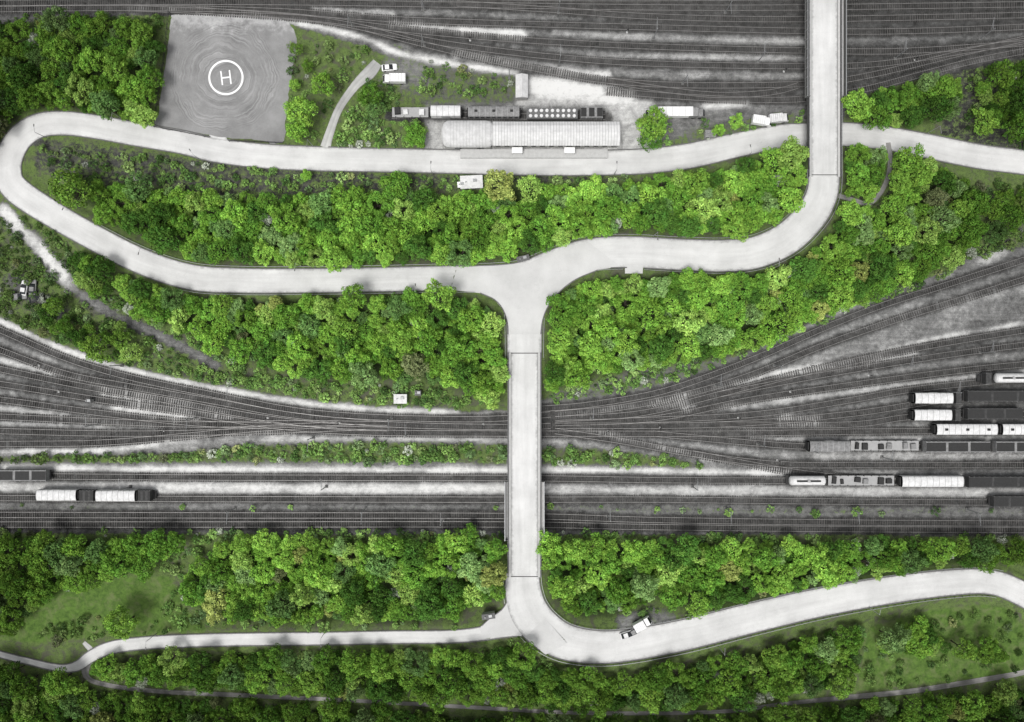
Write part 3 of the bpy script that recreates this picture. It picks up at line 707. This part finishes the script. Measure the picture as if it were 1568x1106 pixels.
shed(799,132,6.4,3.4,3,'small_shed',math.pi/2); shed(613,611,3.6,2.6,2.6,'signal_hut',0,'wagonwhite',True)
shed(748,944,3.6,1.5,2,'storage_container',.15,'greybox',True); shed(722,279,6.2,3.6,2.2,'equipment_shed',.05,'wagonwhite',True)
shed(706,283,2,1.6,2,'equipment_hut',.1,'white',True); shed(801,396,3.4,1.5,2.4,'bus_shelter',.25,'greybox',True)
shed(1088,205,3,2,2.2,'trackside_hut',0,'wagongrey',True); shed(136,614,1.6,1.2,1.6,'relay_cabinet',0,'greybox',True); shed(640,602,1.8,1.4,1.8,'relay_cabinet',0,'greybox',True)

# ------------------------------------------------------------------ helipad
m,nt=newmat('helipad_asphalt'); k=N(nt); p=k.pos(); c0=P(343,118)
vm=k.n('ShaderNodeVectorMath',operation='SUBTRACT'); nt.links.new(p,vm.inputs[0]); vm.inputs[1].default_value=c0
vl=k.n('ShaderNodeVectorMath',operation='LENGTH'); nt.links.new(vm.outputs[0],vl.inputs[0]); d=vl.outputs['Value']
d2=k.math('ADD',d,k.lin(k.noise(.12,3,.5,p),.3,.7,-1.2,1.2))
cb=k.n('ShaderNodeCombineXYZ'); nt.links.new(d2,cb.inputs[0]); cb.inputs[1].default_value=3.3
rg=k.noise(2.2,5,.75,cb.outputs[0]); amp=k.math('MULTIPLY',k.ss(d,16.5,14.5),k.ss(k.noise(.16,3,.5,p),.32,.6))
r_=k.math('MULTIPLY',k.lin(rg,.42,.66,-.3,1),amp)
v=k.lin(k.noise(.1,6,.65,p),.3,.7,.15,.27); v=k.math('MULTIPLY',v,k.lin(k.noise(5,5,.8,p),.3,.7,.8,1.2)); v=k.math('ADD',v,k.math('MULTIPLY',r_,.12))
yy=k.sep(p)[1]; v=k.math('ADD',v,k.math('MULTIPLY',k.ss(k.math('ADD',yy,k.lin(k.noise(.4,5,.7,p),.3,.7,-3,3)),P(0,48)[1]-1,P(0,20)[1]),.16))
cbb=k.n('ShaderNodeCombineColor'); [nt.links.new(v,cbb.inputs[i]) for i in range(3)]
k.out(cbb.outputs[0],.9,k.noise(6,4,.7,p),.1); M['heli']=m
hp=empty('helipad',P(346,119))
mb=MB()
sm=smooth([( (x-346)/S,(119-y)/S,0) for x,y in heli+[heli[0]]],1)[:-1]
jr=random.Random(5); pts=[(q[0]+jr.uniform(-.22,.22),q[1]+jr.uniform(-.22,.22),.03) for q in sm]
mb.face(pts[::-1],0); o=mb.obj('pad_surface',['heli'],parent=hp)
mb=MB(); n=64; ro,ri=27/S,24/S
for i in range(n):
    a0,a1=2*math.pi*i/n,2*math.pi*(i+1)/n
    mb.face([(ri*math.cos(a0),ri*math.sin(a0),.04),(ro*math.cos(a0),ro*math.sin(a0),.04),(ro*math.cos(a1),ro*math.sin(a1),.04),(ri*math.cos(a1),ri*math.sin(a1),.04)],0)
hx=[(-1.4,-1.95),(-1.0,-1.95),(-1.0,-.2),(1.0,-.2),(1.0,-1.95),(1.4,-1.95),(1.4,1.95),(1.0,1.95),(1.0,.2),(-1.0,.2),(-1.0,1.95),(-1.4,1.95)]
t=.12; mb.face([(a*math.cos(t)-b*math.sin(t),a*math.sin(t)+b*math.cos(t),.04) for a,b in hx],0)
mb.obj('ring_and_h_marking',['white'],parent=hp)
def fence(pts):
    a=smooth([P(x,y)[:2] for x,y in pts],2.0); mb=MB()
    for i in range(len(a)-1):
        p,q=a[i],a[i+1]; d=q-p; r=math.atan2(d[1],d[0]); L=np.hypot(*d); z=zat(*p)
        mb.box(p[0],p[1],z+.7,.1,.1,1.5,0)
        for zz in(.5,.95,1.35): mb.box((p[0]+q[0])/2,(p[1]+q[1])/2,z+zz,L,.05,.08,0,r)
    mb.obj('fence',['dark'])
fence([(260,20),(256,60),(250,110),(244,150),(237,195)]); fence([(237,195),(300,207),(322,212)]); fence([(352,217),(390,218),(434,220)])
fence([(1292,300),(1330,318),(1352,300),(1368,268)])

# ------------------------------------------------------------------ masts & lamps
def mast(x,y,span=1):
    X,Y,_=P(x,y); z=zat(X,Y); mb=MB()
    mb.cyl((0,0,-.3),(0,0,7.5),.14,.1,8,0); mb.cyl((0,0,6.6),(0,span*3.2,7.0),.05,.05,6,0); mb.cyl((0,0,5.6),(0,span*2.8,6.9),.04,.04,6,0)
    mb.box(0,0,.1,.8,.8,.4,1); mb.cyl((0,span*2.6,6.5),(0,span*2.6,7.1),.06,.06,6,1)
    mb.obj('catenary_mast',['gal','conc_dark'],(X,Y,z))
for x,y,s in [(360,590,-1),(480,670,-1),(600,640,-1),(625,665,1),(300,640,-1),(150,650,1),(187,560,-1),(905,640,1),(1095,590,1),(1160,680,1),(1185,560,-1),(930,790,1),(360,778,-1),(560,778,-1),(678,796,1),(1110,778,-1),(1300,778,-1),(1480,780,-1),(1240,690,1),(1060,745,1),(500,745,1),(200,745,1),
   (650,70,-1),(780,120,-1),(856,100,1),(1045,128,-1),(1160,95,1),(855,20,1),(1000,60,1),(1370,90,1),(1500,60,1),(540,40,-1),(1380,560,1),(1500,540,1),(1450,600,1),(1350,700,1),(650,15,-1),(1110,20,-1)]: mast(x,y,s)
def lamp(x,y,h0,ang):
    X,Y,_=P(x,y,h0); z=zat(X,Y); mb=MB(); mb.cyl((0,0,-.3),(0,0,7),.1,.06,8,0); mb.cyl((0,0,6.95),(1.6,0,7.3),.05,.04,6,0)
    mb.loft([[(1.4,-.1,7.25),(1.4,.1,7.25),(1.4,.08,7.4),(1.4,-.08,7.4)],[(2.1,-.16,7.27),(2.1,.16,7.27),(2.1,.08,7.42),(2.1,-.08,7.42)]],1)
    mb.obj('street_lamp',['gal','kerb'],(X,Y,z),ang)
for x,y,h0,a in [(312,248,0,2.2),(480,224,0,-1.6),(663,268,0,1.5),(940,268,0,1.6),(1140,243,0,1.8),(1420,204,0,-1.5),(75,213,0,1.6),(190,184,0,-1.6),(120,318,1.2,-2),(232,384,2.5,-1.8),(462,408,4.8,-1.6),(640,450,5.8,1.5),(1000,362,6,-1.6),(1180,412,6,1.6),(1100,990,4.6,1.6),(1330,930,2.8,1.5),(240,970,1.5,-1.5),(500,965,3.8,-1.5)]: lamp(x,y,h0,a)
def signal_light(x,y):
    X,Y,_=P(x,y); mb=MB(); mb.cyl((0,0,-.2),(0,0,2.2),.07,.06,8,0); mb.box(0,0,2.3,.35,.2,.8,1); mb.box(0,0,.1,.5,.5,.25,2)
    mb.obj('railway_signal',['gal','dark','concrete'],(X,Y,zat(X,Y)))
for x,y in [(60,560),(410,640),(520,648),(740,650),(1010,655),(1130,640),(1210,600),(1330,575),(930,660),(1190,705),(90,600),(250,660),(1240,560),(960,50),(720,62),(1200,110),(1400,92)]: signal_light(x,y)

# ------------------------------------------------------------------ trees
def tree_mesh(name,seed,R_=3.0,nl=30,lpl=95,low=False,airy=1.0):
    r=np.random.default_rng(seed); cz=0.9 if low else 4.6; hz=1.0 if low else 2.9
    ph=r.uniform(0,6.28,4); am=r.uniform(.05,.15,4)
    lob=[]; tries=0; l0,l1=(.2,.34) if low else (.14,.28)
    while len(lob)<nl and tries<5000:
        tries+=1
        th=r.uniform(0,2*math.pi); u=r.uniform(-.2,1) ; rho=math.sqrt(max(0,1-u*u))
        rad=(1+sum(a*math.sin((i+2)*th+p) for i,(a,p) in enumerate(zip(am,ph))))*r.uniform(.74,1.02)
        lr=R_*r.uniform(l0,l1)
        c=np.array([math.cos(th)*rho*rad*(R_-lr*.6),math.sin(th)*rho*rad*(R_-lr*.6),cz+u*hz*rad])
        if all(np.linalg.norm(c-q[0])>.70*(lr+q[1]) for q in lob): lob.append((c,lr))
    V=[];T=[]
    for c,lr in lob:
        n=int(lpl*(lr/(R_*.28))**2*airy)+6; d=r.normal(size=(n,3)); d[:,2]=np.abs(d[:,2])*1.0-.2; d/=np.linalg.norm(d,axis=1)[:,None]
        pos=c+d*lr*r.uniform(.7,1.15,(n,1))*np.array([1,1,.9]); nr=d+r.normal(size=(n,3))*.48+np.array([0,0,.15]); nr/=np.linalg.norm(nr,axis=1)[:,None]
        up=r.normal(size=(n,3)); ta=np.cross(nr,up); ta/=np.linalg.norm(ta,axis=1)[:,None]; tb=np.cross(nr,ta)
        s=r.uniform(.10,.22,(n,1)); asp=r.uniform(.6,1,(n,1))
        q=np.stack([pos-ta*s,pos-tb*s*asp,pos+ta*s,pos+tb*s*asp],1); V.append(q.reshape(-1,3))
        lt=r.uniform(.72,1.25); hu=r.uniform(.2,.8)
        t=np.clip(lt*r.uniform(.75,1.3,n),.4,1.7); T.append(np.repeat(np.stack([t,np.clip(hu+r.normal(0,.12,n),0,1),np.zeros(n),np.ones(n)],1),4,axis=0))
    V=np.vstack(V);T=np.vstack(T); nleaf=len(V)//4
    mb=MB()
    if not low:
        tp=(r.uniform(-.2,.2),r.uniform(-.2,.2),3.4); mb.cyl((0,0,-.4),tp,.2,.13,7)
        for c,lr in lob[::4]: mb.cyl(tp if r.random()<.6 else (tp[0]*.6,tp[1]*.6,2.4),tuple(c*np.array([.85,.85,.97])),.09,.03,5)
    else:
        for c,lr in lob[::3]: mb.cyl((0,0,-.2),tuple(c),.05,.02,4)
    bv=np.array(mb.v); bf=[f for f in mb.f if len(f)==4]
    co=np.vstack([V,bv]); fc=np.vstack([np.arange(nleaf*4).reshape(-1,4),np.array(bf)+len(V)])
    me=npmesh(name,co,fc); T=np.vstack([T,np.ones((len(bv),4))])
    me.attributes.new('tone','FLOAT_COLOR','POINT').data.foreach_set('color',T.astype(np.float32).ravel())
    me.materials.append(M['leaf']); me.materials.append(M['bark'])
    mi=np.zeros(len(me.polygons),np.int32); mi[nleaf:]=1; me.polygons.foreach_set('material_index',mi); return me
TM=[tree_mesh('tree_crown',100+i,3.0,n,lp,False,a) for i,(n,lp,a) in enumerate([(48,95,1),(58,85,1),(42,105,1),(64,80,1),(50,95,.85),(38,110,1),(54,85,.65),(48,95,1.1),(70,75,1),(45,100,.9),(60,85,.8),(52,90,1),(56,90,.95),(44,100,.75)])]
SM=[tree_mesh('shrub_crown',200+i,1.5,n,30,True,a) for i,(n,a) in enumerate([(12,1),(16,.9),(9,.7),(14,.6),(18,1)])]
pal=[((.205,.395,.058),34),((.26,.47,.075),20),((.145,.305,.045),22),((.33,.52,.115),8),((.085,.19,.034),14),((.24,.39,.13),5),((.36,.43,.12),2),((.21,.25,.11),1.5),((.15,.28,.08),6)]
pw=np.array([q[1] for q in pal],float);pw/=pw.sum()
cells={}
def free(x,y,r,pack):
    c=(int(x//5),int(y//5))
    for i in range(c[0]-2,c[0]+3):
        for j in range(c[1]-2,c[1]+3):
            for a,b,q in cells.get((i,j),()):
                if (a-x)**2+(b-y)**2<(pack*(r+q))**2: return False
    return True
def tint(px,py,dull=0,small=False):
    c=np.array(pal[rng.choice(len(pal),p=pw)][0])*rng.uniform(.75,1.18)
    if small and rng.random()<.035: c=np.array((.50,.56,.44))   # blossoming bush
    # lens vignette painted into the tints: plants darken towards the frame edges
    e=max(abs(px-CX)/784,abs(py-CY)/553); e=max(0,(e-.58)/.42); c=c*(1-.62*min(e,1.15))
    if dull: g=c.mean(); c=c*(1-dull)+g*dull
    return (*c,1)
tcount=0
def put(px,py,r,meshes,baseR,name,parent=None,pack=.6,dull=0,edge=.3,zs=1.0):
    global tcount
    x0_,y0_,_=P(px,py); z=zat(x0_,y0_)
    hh=(4.8 if meshes is TM else .8)*r/baseR*zs
    xa_,ya_,_=P(px,py,z)
    if fat(DR,xa_,ya_)<edge*r or fat(DT,xa_,ya_)<1.4+r*.5 or fat(CLR,xa_,ya_)<1.0+r*.8: return False
    x,y,_=P(px,py,z+hh)
    if not free(x,y,r,pack): return False
    z=zat(x,y)
    if fat(DR,x,y)<.3: return False
    cells.setdefault((int(x//5),int(y//5)),[]).append((x,y,r))
    o=link(meshes[rng.integers(len(meshes))],name,(x,y,z),0,parent,(r/baseR,r/baseR*rng.uniform(.88,1.12),r/baseR*zs*rng.uniform(.75,1.3)))
    o.rotation_euler=(rng.uniform(-.08,.08),rng.uniform(-.08,.08),rng.uniform(0,6.28))
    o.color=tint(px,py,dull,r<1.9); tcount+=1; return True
for px,py,r in [(495,132,3.0),(462,170,3.9),(455,206,2.6),(636,205,3.3),(1003,190,4.6),(1000,208,3.4),(570,148,3.2),(577,165,2.6),(115,292,5.2),(606,284,3.9),(764,284,4.0),(672,455,4.0),(1387,248,4.0),(1310,270,3.4),(1335,245,3.0),(1510,185,3.4),(1530,120,3.6),(1100,200,1.8),(1128,188,2.0),(315,388,2.8),(188,956,4.0),(690,935,3.4),(720,820,2.5),(440,250,1.5),(470,268,1.6),(545,460,3.6),(1215,240,4.2),(1190,250,4.0),(1470,990,3.0),(1510,985,2.6),(1410,990,3.2),(1360,975,3.4),(85,470,2.6),(120,400,2.8),(455,75,1.8),(470,100,1.7),(450,130,1.6)]:
    put(px,py,r,TM,3.0,'deciduous_tree',None,.3,0,.1)
for nm,pl,dn in forest:
    e=empty('woodland'); xs_=[q[0] for q in pl];ys_=[q[1] for q in pl]; ar=(max(xs_)-min(xs_))*(max(ys_)-min(ys_))/S/S
    for rmin,rmax,tn,pk in((2.9,3.8,.06,.68),(2.2,2.9,.35,.64),(1.4,2.1,.8,.59)):
        n=int(ar*tn*dn); cx_=rng.uniform(min(xs_),max(xs_),n); cy_=rng.uniform(min(ys_),max(ys_),n); ok=inpoly(cx_,cy_,pl)
        for x,y in zip(cx_[ok],cy_[ok]): put(x,y,rng.uniform(rmin,rmax),TM,3.0,'tree',e,pk,0,.7)
print('trees',tcount)
e=empty('shrubs')
for pl,dn in shrubs:
    xs_=[q[0] for q in pl];ys_=[q[1] for q in pl]; ar=(max(xs_)-min(xs_))*(max(ys_)-min(ys_))/S/S; n=int(ar*.8*dn)
    cx_=rng.uniform(min(xs_),max(xs_),n); cy_=rng.uniform(min(ys_),max(ys_),n); ok=inpoly(cx_,cy_,pl)
    for x,y in zip(cx_[ok],cy_[ok]):
        r=rng.uniform(.35,1.7); put(x,y,r,SM,1.5,'shrub',e,.55 if dn>.5 else .8,.22,.5)
e=empty('undergrowth')
for nm,pl,dn in forest:
    xs_=[q[0] for q in pl];ys_=[q[1] for q in pl]; ar=(max(xs_)-min(xs_))*(max(ys_)-min(ys_))/S/S; n=int(ar*.15)
    cx_=rng.uniform(min(xs_),max(xs_),n); cy_=rng.uniform(min(ys_),max(ys_),n); ok=inpoly(cx_,cy_,pl)
    for x,y in zip(cx_[ok],cy_[ok]): put(x,y,rng.uniform(.8,1.6),SM,1.5,'shrub',e,.5,.15,.4)
print('plants',tcount)

# ------------------------------------------------------------------ light, world, camera
w=bpy.data.worlds.new('World'); scene.world=w; w.use_nodes=True; nt=w.node_tree; nt.nodes.clear()
sk=nt.nodes.new('ShaderNodeTexSky'); sk.sky_type='NISHITA'; sk.sun_disc=False
EL,AZ=math.radians(70),math.radians(215)
sk.sun_elevation=EL; sk.sun_rotation=AZ; sk.dust_density=4; sk.air_density=1.0
hsv=nt.nodes.new('ShaderNodeHueSaturation'); hsv.inputs['Saturation'].default_value=.15; nt.links.new(sk.outputs[0],hsv.inputs['Color'])
bg=nt.nodes.new('ShaderNodeBackground'); bg.inputs[1].default_value=.135; nt.links.new(hsv.outputs[0],bg.inputs[0])
ow=nt.nodes.new('ShaderNodeOutputWorld'); nt.links.new(bg.outputs[0],ow.inputs[0])
sl=bpy.data.lights.new('sun','SUN'); sl.energy=2.6; sl.angle=math.radians(22); sl.color=(1,.98,.95)
so=bpy.data.objects.new('sun',sl); scene.collection.objects.link(so)
dirv=Vector((math.sin(AZ)*math.cos(EL),math.cos(AZ)*math.cos(EL),math.sin(EL)))
so.rotation_euler=dirv.to_track_quat('Z','Y').to_euler(); so.location=(0,0,100)
cam=bpy.data.cameras.new('camera'); co_=bpy.data.objects.new('camera',cam); scene.collection.objects.link(co_)
co_.location=(0,0,H); co_.rotation_euler=(0,0,0); cam.sensor_width=36; cam.lens=36*H/(1568/S); cam.clip_end=10000; scene.camera=co_
scene.view_settings.view_transform='Standard'; scene.view_settings.look='None'; scene.view_settings.exposure=0
